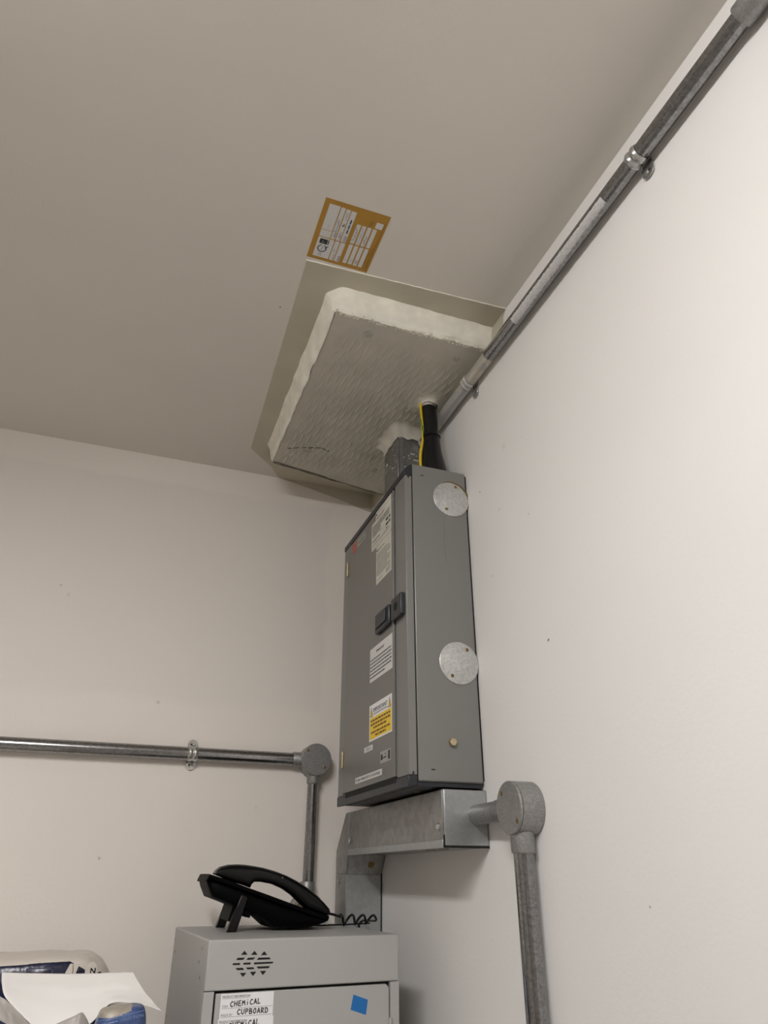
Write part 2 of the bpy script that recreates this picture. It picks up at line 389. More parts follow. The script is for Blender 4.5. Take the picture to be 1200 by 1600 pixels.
# fixings showing through the coat
for (x, y, rr) in [(-.2864, -.79, .011), (-.0628, -.7836, .010), (-.2954, -.2749, .013), (-.0771, -.235, .010)]:
    MB().lathe((x, y, ZB+.001), (0, 0, -1), [(0, rr*1.15), (.0024, rr), (.0034, rr*.8), (.0028, rr*.45), (.0024, .0005)], 20).build('covered_fixing', 'sealant_hole', fs)
# cracks in the coat
for pts, wd in [([(-.35, -.265), (-.31, -.285), (-.26, -.30), (-.235, -.29)], .003), ([(-.367, -.182), (-.31, -.168), (-.24, -.156), (-.20, -.146)], .0022), ([(-.19, -.14), (-.165, -.132)], .0018)]:
    MB().tube([(a, b, ZB-.0008) for a, b in pts], wd*.5, 6).build('crack', 'crack', fs)
# thin brushed-out coat around the slab, on the ceiling and a little way down the walls
film = MB()
fp = [(-.4600, -.9010), (-.30, -.9085), (-.15, -.9150), (-.001, -.9200), (-.001, -.001), (-.3238, -.001), (-.36, -.06), (-.4393, -.1438)]
film.prism([(x, y, CEIL-.0010) for x, y in fp], (0, 0, .0010))
film.prism([(-.0009, -.918, CEIL), (-.0009, -.905, CEIL-.012), (-.0009, -.90, CEIL-.045), (-.0009, -.86, CEIL-.062), (-.0009, -.02, CEIL-.062), (-.0009, -.001, CEIL-.05), (-.0009, -.001, CEIL)], (.0009, 0, 0))
film.prism([(-.3238, -.0009, CEIL), (-.30, -.0009, CEIL-.004), (-.20, -.0009, CEIL-.024), (-.10, -.0009, CEIL-.046), (-.027, -.0009, CEIL-.066), (-.001, -.0009, CEIL-.07), (-.001, -.0009, CEIL)], (0, .0009, 0))
part_label(film.build('sealant_coat', 'sealant_film', fs, smooth=False), 'thin tan coat brushed onto the ceiling around the slab')
ridge = MB(); ridge.tube([(-.462+.461*k/40, -.901-.0195*k/40+.0012*noise.noise(Vector((k*.7, 0, 0))), CEIL-.001) for k in range(41)], .0014, 6); ridge.build('coat_edge_ridge', 'sealant_edge', fs)
# collars of sealant where the trunking and the cable pass through
def collar(name, path, z0, r0):
    mb = MB(); mb.open = True; n = len(path)
    cx = sum(p[0] for p in path)/n; cy = sum(p[1] for p in path)/n
    def fn(u, v):
        k = int(round(u*n)) % n; x, y = path[k]; d = Vector((x-cx, y-cy)); d = d.normalized()
        s = .002+r0*(1-v)**2.2*(1+.35*noise.noise(Vector((x*60, y*60, 1)))); zz = ZB-.0005-(z0+.006*noise.noise(Vector((x*70, y*70, 4))))*v**1.2
        return (min(-.001, x+d.x*s), y+d.y*s, zz+.001*noise.noise(Vector((x*200, y*200, v*9))))
    mb.grid(fn, n, 14); return mb.build(name, 'collar', fs, angle=80)
TX0, TX1, TY0, TY1 = -.093, -.0005, -.475, -.372
path = [(TX0+(TX1-TX0)*k/20, TY0) for k in range(20)]+[(TX1, TY0+(TY1-TY0)*k/20) for k in range(20)]+[(TX1-(TX1-TX0)*k/20, TY1) for k in range(20)]+[(TX0, TY1-(TY1-TY0)*k/20) for k in range(20)]
collar('sealant_collar', path, .036, .028)
CX, CY = -.056, -.6
collar('sealant_collar', [(CX+.022*math.cos(2*math.pi*k/48), CY+.022*math.sin(2*math.pi*k/48)) for k in range(48)], .012, .03)

# ------------------------------------------------------------------ ceiling label
lb = Label((-.3315, -.9105, CEIL-.0002), (0, -1, 0), (-1, 0, 0))
W_, H_ = .1495, .1318
lb.rect(0, 0, W_, H_, 'gold', 1, .0002)
def B(b0, b1, a0, a1, m='label_white', h=2): lb.rrect(b0*W_, (1-a1)*H_, b1*W_, (1-a0)*H_, .0012, m, h)
B(.05, .385, .08, .33)
B(.40, .93, .08, .245); B(.40, .925, .26, .325); B(.40, .92, .34, .407); B(.40, .915, .42, .50)
B(.05, .385, .345, .415); B(.05, .385, .43, .505)
for a in (.565, .65, .735, .82):
    B(.42, .745, a, a+.062); B(.065, .40, a, a+.062)
B(.765, .86, .835, .945)
lb.rect(.515*W_, (1-.245)*H_, .522*W_, (1-.08)*H_, 'gold', 3)
lb.rect(.285*W_, (1-.26)*H_, .365*W_, (1-.115)*H_, 'ink', 3)
lb.text('P', .30*W_, (1-.20)*H_, .011, 'label_white', 4, bold=1); lb.words(.295*W_, .36*W_, (1-.245)*H_, .0014, 'label_white', 4)
c = Vector((.205*W_, (1-.185)*H_)); ring = [(c.x+.0085*math.cos(a), c.y+.0085*math.sin(a)) for a in [R(20+320*k/24) for k in range(25)]]
lb.stroke(ring, .002, 'ink_navy', 3); lb.stroke([(c.x+.002, c.y-.006), (c.x+.008, c.y-.011)], .002, 'ink_navy', 3); lb.words(.17*W_, .245*W_, c.y-.0005, .0011, 'ink_navy', 3)
lb.words(.07*W_, .13*W_, (1-.17)*H_, .0010, 'ink_soft', 3, 1); lb.words(.07*W_, .13*W_, (1-.20)*H_, .0010, 'ink_soft', 3, 2)
for a, b0 in ((.315, .41), (.395, .41), (.46, .41), (.475, .41), (.49, .41), (.40, .06), (.475, .06), (.49, .06), (.50, .06)):
    lb.words(b0*W_, (b0+.10)*W_, (1-a)*H_, .0009, 'ink_soft', 3, int(a*100))
lb.words(.55*W_, .79*W_, (1-.475)*H_, .0028, 'ink_navy', 3, 5)
def scribble(b0, b1, a, amp, m, seed, n=16, wd=.0007):
    rd = random.Random(seed); pts = []
    for k in range(n): pts.append(((b0+(b1-b0)*(k+rd.uniform(-.6, .6))/n)*W_, (1-a)*H_+amp*rd.uniform(-1, 1)))
    lb.stroke(pts, wd, m, 4)
scribble(.44, .75, .293, .0034, 'ink_purple', 1, 26); scribble(.46, .56, .375, .0025, 'ink_purple', 2, 12); scribble(.64, .70, .375, .004, 'ink', 3, 8, .0009); scribble(.76, .88, .375, .002, 'ink_purple', 4, 10)
scribble(.46, .70, .597, .0026, 'ink_purple', 5, 20); scribble(.44, .72, .682, .0022, 'ink_purple', 6, 20, .0005); scribble(.44, .62, .767, .0026, 'ink_purple', 7, 16)
scribble(.10, .16, .597, .002, 'ink_purple', 8, 6, .0005); scribble(.12, .18, .682, .002, 'ink_purple', 9, 6, .0005); scribble(.10, .17, .767, .003, 'ink_purple', 10, 8)
scribble(.20, .25, .38, .0018, 'ink', 11, 6); scribble(.55, .62, .17, .002, 'ink_faint', 12, 10, .0005)
lb.rect(.05*W_, (1-.905)*H_, .40*W_, (1-.90)*H_, 'ink_brown', 3)
lb.words(.05*W_, .88*W_, (1-.965)*H_, .0009, 'ink_brown', 3, 21); lb.words(.05*W_, .45*W_, (1-.945)*H_, .0009, 'ink_brown', 3, 22)
for k in range(3): lb.words(.77*W_, .86*W_, (1-.745-.022*k)*H_, .0009, 'ink_brown', 3, 30+k)
tag(lb.build('inspection_label'), 'ochre penetration-seal label with white boxes stuck to the ceiling', 'label')

# ------------------------------------------------------------------ distribution board
BY0, BY1, BZ0, BZ1 = -.6784, -.2238, 1.6494, 2.3374
XC, XF = -.1395, -.157
db = thing('distribution_board', 'grey metal electrical distribution board with a labelled front door on the right wall', 'electrical box', (0, -.45, BZ0))
def col_cyl(p, a, r, d, m, name, parent, n=24, bevel=.0006): return MB().lathe(p, a, [(0, r), (d*.75, r), (d, r*.82)], n).build(name, m, parent)
cas = MB()
cas.box((XC+.0012, BY0, BZ0+.004), (-.004, BY1, BZ1))
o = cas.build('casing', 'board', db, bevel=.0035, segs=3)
MB().box((-.1385, BY0+.006, BZ0-.004), (-.006, BY1-.006, BZ0+.004)).build('base_plate', 'slate', db)  # slate colour draws the dark gap line under the casing
MB().box((-.008, BY0+.004, BZ0+.01), (-.0005, BY1-.004, BZ1-.006)).build('back_shadow_strip', 'black', db)  # black slab draws the shadow stripe between casing and wall
MB().box((XC-.0005, BY0+.0015, BZ0+.006), (XC+.0014, BY1-.0015, BZ1-.002)).build('cover_gap_strip', 'black', db)  # black strip drawn for the gap line between casing and cover
# front cover: frame with door opening, slate plastic strips at the top and bottom
cov = MB()
z0, z1 = 1.6635, 2.3035
cov.box((XF, BY0, z0), (XC-.0006, -.6165, z1))
cov.box((XF, -.262, z0), (XC-.0006, BY1, z1))
cov.box((XF, -.6165, z1-.006), (XC-.0006, -.262, z1)); cov.box((XF, -.6165, z0), (XC-.0006, -.262, z0+.004))
cov.box((XF+.006, -.6165, z0), (XC-.0006, -.262, z1))
cov.build('cover_frame', 'board', db, bevel=.0015)
def strip(zs, name):
    mb = MB(); poly = [(XC-.0006, BY0-.0006, zs[0]), (XF-.0015, BY0-.0006, zs[1]), (XF-.0015, BY0-.0006, zs[2]), (XC-.0006, BY0-.0006, zs[3])]
    mb.prism(poly, (0, BY1-BY0+.0012, 0)); return mb.build(name, 'slate', db, bevel=.0015)
strip((2.3037, 2.3037, 2.318, 2.3365), 'top_end_strip'); strip((1.6455, 1.6425, 1.6632, 1.6632), 'bottom_end_strip')
for zz in (2.3005, 1.6665): MB().box((-.150, BY0-.0012, zz-.003), (-.147, BY0+.001, zz+.003)).build('strip_clip', 'slate', db)
MB().box((XF-.0018, -.6165, 1.6560), (XF+.003, -.290, 1.6675)).build('painted_shadow_gap', 'black', db)  # solid black strip painted in as the shade under the projecting door
MB().box((XF-.0012, -.6165, 2.2975), (XF+.003, -.285, 2.3040)).build('painted_shadow_gap', 'black', db)  # black strip stands in for the shade below the top end strip
# door
XD = XF-.0022
dr = MB(); dr.box((XD, -.6125, 1.6670), (XF+.0055, -.2665, 2.2978))
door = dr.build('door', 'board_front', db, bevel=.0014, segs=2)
o = MB().box((XD-.0022, -.6135, 1.6672), (XD+.002, -.6100, 2.2975)).build('door_edge_bead', 'board', door, bevel=.0008)
for (za, zb) in ((2.2127, 2.2532), (1.7231, 1.7619)):
    hb = MB().lathe((XD-.0018, -.2672, za), (0, 0, 1), [(0, .0022), (.001, .0034), (zb-za-.001, .0034), (zb-za, .0022)], 14).build('hinge', 'brass', door)
MB().box((XF-.0006, -.2655, 1.667), (XF+.001, -.2640, 2.299)).build('hinge_gap', 'black', db)
# latch: slate plastic handle on the door and its keep on the frame
la = MB()
la.prism([(XD, -.5135, 1.9755), (XD, -.6010, 1.9755), (XD, -.6010, 2.0205), (XD, -.5135, 2.0225)], (-.0095, 0, 0))
lat = la.build('latch', 'slate', door, bevel=.004, segs=3)
MB().box((XD-.0098, -.527, 1.986), (XD-.0125, -.588, 2.014)).build('latch_lever', 'slate', lat, bevel=.0012)
MB().box((XD-.0094, -.521, 1.9845), (XD-.0099, -.592, 2.0155)).build('lever_recess', 'black', lat)
kp = MB(); kp.box((XF, -.6720, 1.9745), (XF-.0115, -.6158, 2.0225)); keep = kp.build('latch_keep', 'slate', db, bevel=.003, segs=3)
MB().lathe((XF-.0112, -.6440, 1.9990), (-1, 0, 0), [(0, .0125), (.0007, .0125), (.0008, .011), (.0002, .0105), (.0001, .0005)], 28).build('key_hole_ring', 'slate', keep)
MB().lathe((XF-.0112, -.6440, 1.9990), (-1, 0, 0), [(0, .009), (.0005, .009)], 20).build('key_hole', 'black', keep)

U, V = (0, -1, 0), (0, 0, 1)
# brand badge
lb = Label((XD, -.300, 2.2600), U, V)
pts = [(.012+.018*math.cos(a)*.95, .0165+.0135*math.sin(a)) for a in [2*math.pi*k/24 for k in range(24)]]
lb.poly([(.001, .008), (.006, .003), (.036, .002), (.041, .008), (.041, .024), (.036, .031), (.006, .030), (.001, .024)], 'brand_red', 2)
lb.rrect(.0415, .004, .112, .0265, .006, 'badge_pale', 2); lb.words(.052, .100, .0135, .0032, 'ink_soft', 3, 3)
part_label(lb.build('maker_badge', door), 'small red and pale maker badge at the top far corner')
# upper sheet labels
lb = Label((XD, -.4600, 2.2020), U, V)
lb.rrect(0, 0, .1385, .0740, .006, 'label_cream', 1); lb.rect(.031, .0715, .1385, .0955, 'label_cream', 1)
lb.rect(.0315, .0715, .1382, .0795, 'label_white', 2)
lb.words(.045, .085, .0870, .0022, 'ink_faint', 3, 1); lb.rect(.034, .0840, .040, .0890, 'ink', 3)
lb.text('IMPORTANT', .037, .0715, .0085, 'ink_red', 4, fit=.058, bold=1)
for k in range(6): lb.words(.008, .126 if k < 3 else .066, .0615-.0052*k, .0028, 'ink_soft', 3, k+40)
lb.rrect(.072, .024, .098, .044, .002, 'label_cream', 2)
lb.words(.102, .132, .0385, .0060, 'ink', 3, 9); lb.words(.102, .132, .026, .0060, 'ink', 3, 12); lb.words(.102, .115, .018, .004, 'ink_soft', 3, 14)
lb.words(.008, .060, .0220, .0025, 'ink', 3, 15); lb.rect(.008, .0125, .130, .0138, 'ink_soft', 3); lb.rect(.008, .0055, .09, .0062, 'ink_faint', 3)
part_label(lb.build('notice_label', door), 'cream notice with a red heading at the top of the door')
lb = Label((XD, -.4955, 2.1025), U, V)
lb.rect(0, 0, .1025, .0985, 'label_cream', 1)
lb.rect(.004, .083, .010, .089, 'ink', 2); lb.words(.014, .055, .084, .0025, 'ink_soft', 2, 2)
for k in range(11): lb.words(.006, .094, .0735-.0053*k, .0022, 'ink_soft', 2, k, 1 if k % 4 else .8)
lb.rect(.070, .006, .073, .016, 'ink_soft', 2); lb.words(.075, .094, .013, .0022, 'ink_soft', 2, 3); lb.words(.075, .094, .008, .0022, 'ink_soft', 2, 4); lb.words(.006, .040, .009, .002, 'ink_faint', 2, 5)
part_label(lb.build('notice_label', door), 'white printed notice below the cream one')
# white notice with red heading below the latch
lb = Label((XD, -.4580, 1.8810), U, V)
lb.rect(0, 0, .1435, .0755, 'label_white', 1)
lb.text('IMPORTANT', .042, .0590, .0085, 'ink_red', 3, fit=.052, bold=1)
for k in range(6): lb.words(.003, .139, .0470-.0078*k, .0028, 'ink', 3, k+60, 1 if k < 5 else .7)
part_label(lb.build('notice_label', door), 'white notice with a red IMPORTANT heading below the latch')
# yellow and white warning label
lb = Label((XD, -.4575, 1.7540), U, V)
lb.rect(0, 0, .1400, .0760, 'white_paper', 1); lb.rect(.0035, .0035, .1365, .0480, 'warn_yellow', 2)
for a in (.004, .118):
    lb.poly([(a, .0505), (a+.018, .0505), (a+.009, .0725)], 'ink', 2); lb.poly([(a+.0026, .0519), (a+.0154, .0519), (a+.009, .0697)], 'warn_yellow', 3)
    lb.stroke([(a+.0098, .0655), (a+.0078, .0600), (a+.0102, .0595), (a+.0086, .0540)], .0013, 'ink', 4)
lb.text('IMPORTANT', .026, .0580, .0125, 'ink', 3, fit=.088, bold=1); lb.rect(.026, .0535, .114, .0548, 'ink', 3)
for k, (a0, a1) in enumerate(((.010, .130), (.010, .130), (.028, .110))): lb.words(a0, a1, .0390-.0078*k, .0042, 'ink_brown', 3, k+80)
for k, (a0, a1) in enumerate(((.012, .130), (.040, .105))): lb.words(a0, a1, .0145-.0072*k, .0040, 'ink_brown', 3, k+85)
part_label(lb.build('warning_label', door), 'yellow and white IMPORTANT warning label with two small triangles')
lb = Label((XD, -.4245, 1.7358), U, V); lb.rect(0, 0, .0560, .0110, 'label_white', 1); lb.text('230 A', .012, .0025, .0085, 'ink_soft', 2, fit=.034, bold=1)
part_label(lb.build('tape_label', door), 'short white tape label reading 230 A')
lb = Label((XD, -.5290, 1.7010), U, V); lb.rect(0, 0, .0600, .0225, 'label_grey', 1); lb.rect(.003, .006, .014, .017, 'ink', 2); lb.words(.015, .034, .008, .003, 'ink', 2, 1); lb.rect(.028, .0145, .033, .017, 'ink', 2); lb.rect(.046, .003, .057, .020, 'ink', 2); lb.rect(.030, .0095, .046, .0105, 'ink_soft', 2)
part_label(lb.build('rating_label', door), 'small silver rating label with black print')
lb = Label((XD, -.3640, 1.6790), U, V); lb.rect(0, 0, .1745, .0120, 'label_white', 1); lb.text('FF 100A MAIN SWITCH FUSE BOARD', .006, .0030, .0085, 'ink_soft', 2, fit=.158, bold=1)
part_label(lb.build('tape_label', door), 'long white tape label along the bottom of the door')
# blanking discs on the near side
def disc(cx, cz, scr, r=.0435):
    d = MB().lathe((cx, BY0, cz), (0, -1, 0), [(0, r), (.0016, r), (.0022, r-.001)], 56).build('blanking_disc', 'zinc_disc', db)
    for sx, sz in scr:
        s = MB().lathe((sx, BY0-.0020, sz), (0, -1, 0), [(0, .0036), (.0010, .0036), (.0018, .0022)], 14)
        s.build('screw', 'brass_dull', d)
disc(-.0442, 2.2605, [(-.0314, 2.2944), (-.0570, 2.2326)]); disc(-.0440, 1.8812, [(-.0613, 1.8538), (-.0252, 1.9100)])
MB().lathe((-.0405, BY0+.0006, 2.2645), (0, -1, 0), [(0, .0437), (.0010, .0437)], 48).build('disc_gasket', 'brass_dull', db)
MB().lathe((-.0676, BY0+.0005, 1.7253), (0, -1, 0), [(0, .0078), (.008, .0078), (.009, .0072)], 6).build('brass_bolt', 'brass', db)
MB().tube([(-.0588, BY0-.0002, 2.216-.115*k/8+.0) if False else (-.0640+.001*math.sin(k), BY0-.0001, 2.213-.118*k/8) for k in range(9)], .0004, 5).build('paint_scratch', 'ink_soft', db)
for (x, z) in ((-.114, 2.310), (-.108, 1.6745)): MB().box((x-.004, BY0-.0006, z-.0008), (x+.004, BY0+.001, z+.0008)).build('louvre_nick', 'black', db)
for k in range(3): MB().lathe((-.10, -.34-.12*k, BZ0-.003), (0, 0, -1), [(0, .006), (.002, .006), (.003, .004)], 12).build('base_screw', 'brass_dull', db)

# ------------------------------------------------------------------ trunking above the board
tu = thing('cable_trunking', 'short upright galvanised trunking between the board top and the sealed ceiling slab', 'cable trunking', (-.046, -.42, BZ1), 'galvanised trunking round the board')
MB().box((-.0905, TY0+.0015, BZ1+.0005), (TX1, TY1-.001, ZB-.001)).build('trunk_body', 'zinc', tu, bevel=.001)
MB().box((TX0, TY0, BZ1+.001), (-.0890, TY1, ZB-.004)).build('trunk_lid', 'zinc', tu, bevel=.0012)
MB().box((-.0885, TY0-.0009, BZ1+.001), (-.0780, TY0+.0015, ZB-.004)).build('lid_lip', 'zinc_cap', tu)
MB().lathe((TX0, -.3930, 2.5070), (-1, 0, 0), [(0, .006), (.0015, .0058), (.0035, .003)], 16).build('screw', 'zinc_shiny', tu)
sp = MB(); rnd = random.Random(8)
for k in range(26):
    x = rnd.uniform(-.088, -.03); z = 2.40+abs(rnd.gauss(0, .07)); r = rnd.uniform(.0008, .0026)
    if z < 2.555: sp.lathe((x, TY0+.001, z), (0, -1, 0), [(0, r), (.0012, r*.8), (.0018, .0003)], 8)
for k in range(14):
    y = rnd.uniform(-.47, -.38); z = 2.46+abs(rnd.gauss(0, .05)); r = rnd.uniform(.0008, .0022)
    if z < 2.56: sp.lathe((TX0+.0005, y, z), (-1, 0, 0), [(0, r), (.0012, r*.8), (.0018, .0003)], 8)
for (x, z, l) in ((-.036, 2.485, .012), (-.034, 2.462, .010), (-.05, 2.503, .006)): sp.box((x-l, TY0-.0008, z), (x+l, TY0+.002, z+.0022))
o = sp.build('sealant_splash', 'sealant_edge', tu); o['kind'] = 'stuff'

# ------------------------------------------------------------------ armoured cable with its gland boot and the earth wires
ac = thing('armoured_cable', 'thick black cable with a flared boot rising from the board into the slab', 'cable', (-.0475, CY, BZ1))
def lean(z): return -.0475-.010*(z-2.337)/.24
prof = [(2.3375, .0335), (2.350, .0345), (2.375, .0335), (2.395, .0310), (2.415, .0275), (2.435, .0248), (2.455, .0238), (2.478, .0235), (2.484, .0218)]
MB().tube([(lean(z), CY, z) for z, r in prof], [r for z, r in prof], 32).build('gland_boot', 'rubber', ac, angle=60)
MB().tube([(lean(z), CY, z) for z in (2.480, 2.50, 2.53, 2.566)], [.0212, .0212, .0208, .0206], 32).build('sheath', 'rubber', ac, angle=60)
MB().tube([(lean(z), CY, z) for z in (2.562, 2.575, 2.584)], [.0195, .0205, .0215], 28).build('sealed_stub', 'painted_pipe', ac)
MB().tube([(lean(2.474)+.0243*math.cos(a), CY+.0243*math.sin(a), 2.474+.003*math.cos(a)) for a in [2*math.pi*k/40 for k in range(41)]], .0013, 8).build('cable_tie', 'phone', ac)
wi = [(-.0795, 2.580), (-.0790, 2.545), (-.0765, 2.505), (-.0755, 2.474), (-.0785, 2.450), (-.0830, 2.425), (-.0845, 2.400), (-.0825, 2.370), (-.0805, 2.338)]
def smooth_path(pts, n=6):
    P = [Vector(p) for p in pts]; out = []
    for i in range(len(P)-1):
        p0, p1, p2, p3 = P[max(0, i-1)], P[i], P[i+1], P[min(len(P)-1, i+2)]
        for k in range(n):
            t_ = k/n; out.append(.5*((2*p1)+(-p0+p2)*t_+(2*p0-5*p1+4*p2-p3)*t_*t_+(-p0+3*p1-3*p2+p3)*t_**3))
    return out+[P[-1]]
pw = smooth_path([(x, CY-.004, z) for x, z in wi])
tag(MB().tube(pw, .0036, 12, 0, lambda i, k: 1 if (k+i//3) % 12 in (4, 5) else 0).build('earth_wire', ['yellow', 'green']), 'green and yellow earth wire tied against the black cable above the board', 'wire')

# ------------------------------------------------------------------ conduits, saddles and boxes
def conduit(name, p0, p1, r, label, m='zinc_pipe', group='galvanised conduits'):
    return tag(MB().cyl(p0, p1, r, 40).build(name, m), label, 'conduit', group)
CXX, CZZ, CR = -.0207, 2.5435, .0152
cp = thing('conduit_pipe', 'long galvanised conduit running under the ceiling along the right wall', 'conduit', (CXX, -.9, CZZ), 'galvanised conduits')
MB().cyl((CXX, -1.63, CZZ), (CXX, -.862, CZZ), CR, 40).build('bare_pipe', 'zinc_pipe', cp)
part_label(MB().lathe((CXX, -.864, CZZ), (0, 1, 0), [(0, CR+.0002), (.004, CR-.0008), (.386, CR-.0008)], 40).build('overpainted_pipe', 'painted_pipe', cp), 'smeared cream paint over the far end of the pipe')
sm = MB(); sm.open = True
def smf(u, v):
    y = -.985-.315*u; a = R(197+66*v); ed = min(u, 1-u)*20; ragged = .0+.5*noise.noise(Vector((y*130, v*2, 0))); vv = min(v, 1-v)*2
    a += R(7*noise.noise(Vector((y*160, 2 if v > .5 else 5, 0)))*(1 if vv < .25 else 0)); a += R(-8*u if v > .5 else 0)
    h = .0016*min(1, vv*3)*min(1, ed)*(1+.7*noise.noise(Vector((y*200, v*12, 3))))
    return (CXX+(CR+h+.0001)*math.cos(a), y, CZZ+(CR+h+.0001)*math.sin(a))
sm.grid(smf, 260, 30)
part_label(sm.build('paint_smear', 'paint_smear', cp, angle=70), 'rough pale grey smear along the underside')
rb = MB(); rnd = random.Random(3)
def saddle(name, c, axis, out, tab, r, label, m='zinc_shiny', both=False, paint=None):
    """spacer-bar saddle: strap of two raised ribs over the pipe and lugs against the wall. axis: along pipe, out: from wall, tab: lug direction"""
    axis, out, tab, c = Vector(axis), Vector(out), Vector(tab), Vector(c)
    wall = c-out*abs(c.dot(out))
    t = thing(name, label, 'pipe clip', tuple(c), 'conduit saddles')
    mb = MB(); mb.open = True; n = 36; hw = .0125
    def rad(s): return r+.0008+.0026*(abs(math.sin(s*math.pi*2))**1.3)
    def fn(u, v):
        a = -math.pi*.62+2*math.pi*.62*u; s = v*2-1; rr = rad(v)
        d = out*math.cos(a)+tab*math.sin(a); return c+d*rr+axis*(s*hw)
    mb.grid(fn, n, 20); mb.build('strap', paint or m, t, solid=.0008, angle=60)
    for sg in ((1, -1) if both else (1,)):
        lg = MB(); base = wall+out*.0045+tab*sg*(r+.001); L_ = .020 if both else .022
        pts = [base+axis*hw+tab*sg*(-.004), base+axis*hw+tab*sg*(L_-hw)]+[base+axis*(hw*math.cos(a))+tab*sg*(L_-hw+hw*math.sin(a)) for a in [math.pi*k/12 for k in range(1, 12)]]+[base-axis*hw+tab*sg*(L_-hw), base-axis*hw+tab*sg*(-.004)]
        lg.prism(pts, -out*.002); lg.build('lug', m, t, bevel=.0003)
        ctr = base+tab*sg*(L_-hw)+axis*.0025
        MB().lathe(ctr, out, [(-.0045, .0036), (.0008, .0036), (.0018, .0022)], 14).build('screw', 'zinc_shiny', t)
        MB().lathe(ctr-axis*.0062, out, [(-.001, .0024), (.0003, .0024)], 12).build('screw_hole', 'black', t)
    sp_ = MB(); q0 = wall-tab*(r*.9)-axis*.009; q1 = wall+tab*(r+.014)+axis*.009
    sp_.prism([wall+tab*(-(r+.012) if both else -r*.8)+axis*.010+out*.0002, wall+tab*(r+.017)+axis*.010+out*.0002, wall+tab*(r+.017)-axis*.010+out*.0002, wall+tab*(-(r+.012) if both else -r*.8)-axis*.010+out*.0002], out*.0026)
    sp_.build('spacer_bar', m, t)
    return t
saddle('pipe_saddle', (CXX, -1.380, CZZ), (0, 1, 0), (-1, 0, 0), (0, 0, -1), CR, 'shiny double-ribbed saddle clip on the bare stretch of the ceiling conduit')
saddle('pipe_saddle', (CXX, -.757, CZZ), (0, 1, 0), (-1, 0, 0), (0, 0, -1), CR-.0006, 'saddle clip smeared with cream paint holding the ceiling conduit near the board', paint='painted_pipe')

def jbox(name, label, c, axis, r, depth, spouts, screws, m='cast'):
    """round cast conduit box: axis points out of the wall, c = centre on the wall"""
    t = thing(name, label, 'junction box', tuple(c), 'round conduit boxes'); c = Vector(c); a = Vector(axis)
    MB().lathe(c, a, [(0, r-.001), (.002, r), (depth-.005, r), (depth-.0045, r-.0012)], 56).build('box_body', m, t, angle=25)
    MB().lathe(c+a*(depth-.0052), a, [(0, r-.0008), (.0012, r-.0008)], 56).build('lid_seam', 'black', t)
    MB().lathe(c+a*(depth-.0045), a, [(0, r-.0015), (.0006, r-.0002), (.0036, r-.0002), (.0045, r-.0012)], 56).build('box_lid', m, t, angle=25)
    for d, h0, l, sr in spouts:
        d = Vector(d); p = c+a*h0+d*(r-.012)
        MB().lathe(p, d, [(0, sr), (.012+l-.002, sr), (.012+l, sr-.001)], 36).build('spout', m, t)
    for s in screws: MB().lathe(s, a, [(-.001, .0040), (.0004, .0040), (.0010, .0026)], 16).build('screw', 'brass_dull', t)
    return t
HR = .0163
# right wall, below and beside the board
jbox('conduit_box', 'round grey cast conduit box on the right wall beside the board foot', (-.0005, -.837, 1.599), (-1, 0, 0), .0412, .045,
     [((0, 0, -1), .0235, .026, .0195), ((0, 1, 0), .0255, .030, .0185)], [(-.0455, -.8172, 1.6222), (-.0455, -.8617, 1.5771)])
conduit('conduit_pipe', (-.0255, -.800, 1.599), (-.0255, -.6795, 1.599), .0170, 'short stub of conduit between the trunking end cap and the round box', 'cast')
conduit('conduit_pipe', (-.0235, -.836, 1.535), (-.0235, -.829, .12), .0164, 'upright conduit dropping from the round box on the right wall')
# back wall
jbox('conduit_box', 'dark round conduit box on the back wall where two conduits meet at a corner', (-.1655, -.0005, 1.7735), (0, -1, 0), .0410, .045,
     [((-1, 0, 0), .0225, .020, .0190), ((0, 0, -1), .0225, .018, .0185)], [(-.1905, -.0455, 1.7955), (-.1430, -.0455, 1.7545)])
conduit('conduit_pipe', (-2.6, -.0225, 1.7750), (-.218, -.0225, 1.7735), HR, 'long horizontal conduit across the back wall left of the board')
conduit('conduit_pipe', (-.1670, -.0225, 1.720), (-.1680, -.0225, 1.478), .0142, 'upright conduit on the back wall passing behind the telephone handset')
saddle('pipe_saddle', (-.4870, -.0225, 1.7742), (1, 0, 0), (0, -1, 0), (0, 0, -1), HR, 'saddle clip with two screwed ears on the back wall conduit', both=True)
jbox('conduit_box', 'round conduit box low on the back wall glimpsed under the telephone handset', (-.1700, -.0005, 1.4210), (0, -1, 0), .0410, .045,
     [((0, 0, 1), .0225, .024, .0185)], [(-.1945, -.0455, 1.4370), (-.1460, -.0455, 1.4020)])
# near ceiling box at the frame edge
jbox('conduit_box', 'round conduit box at the near end of the ceiling conduit', (-.0005, -1.690, CZZ), (-1, 0, 0), .0420, .046,
     [((0, 1, 0), .0210, .046, .0195)], [(-.0465, -1.70, CZZ+.02), (-.0465, -1.68, CZZ-.02)])

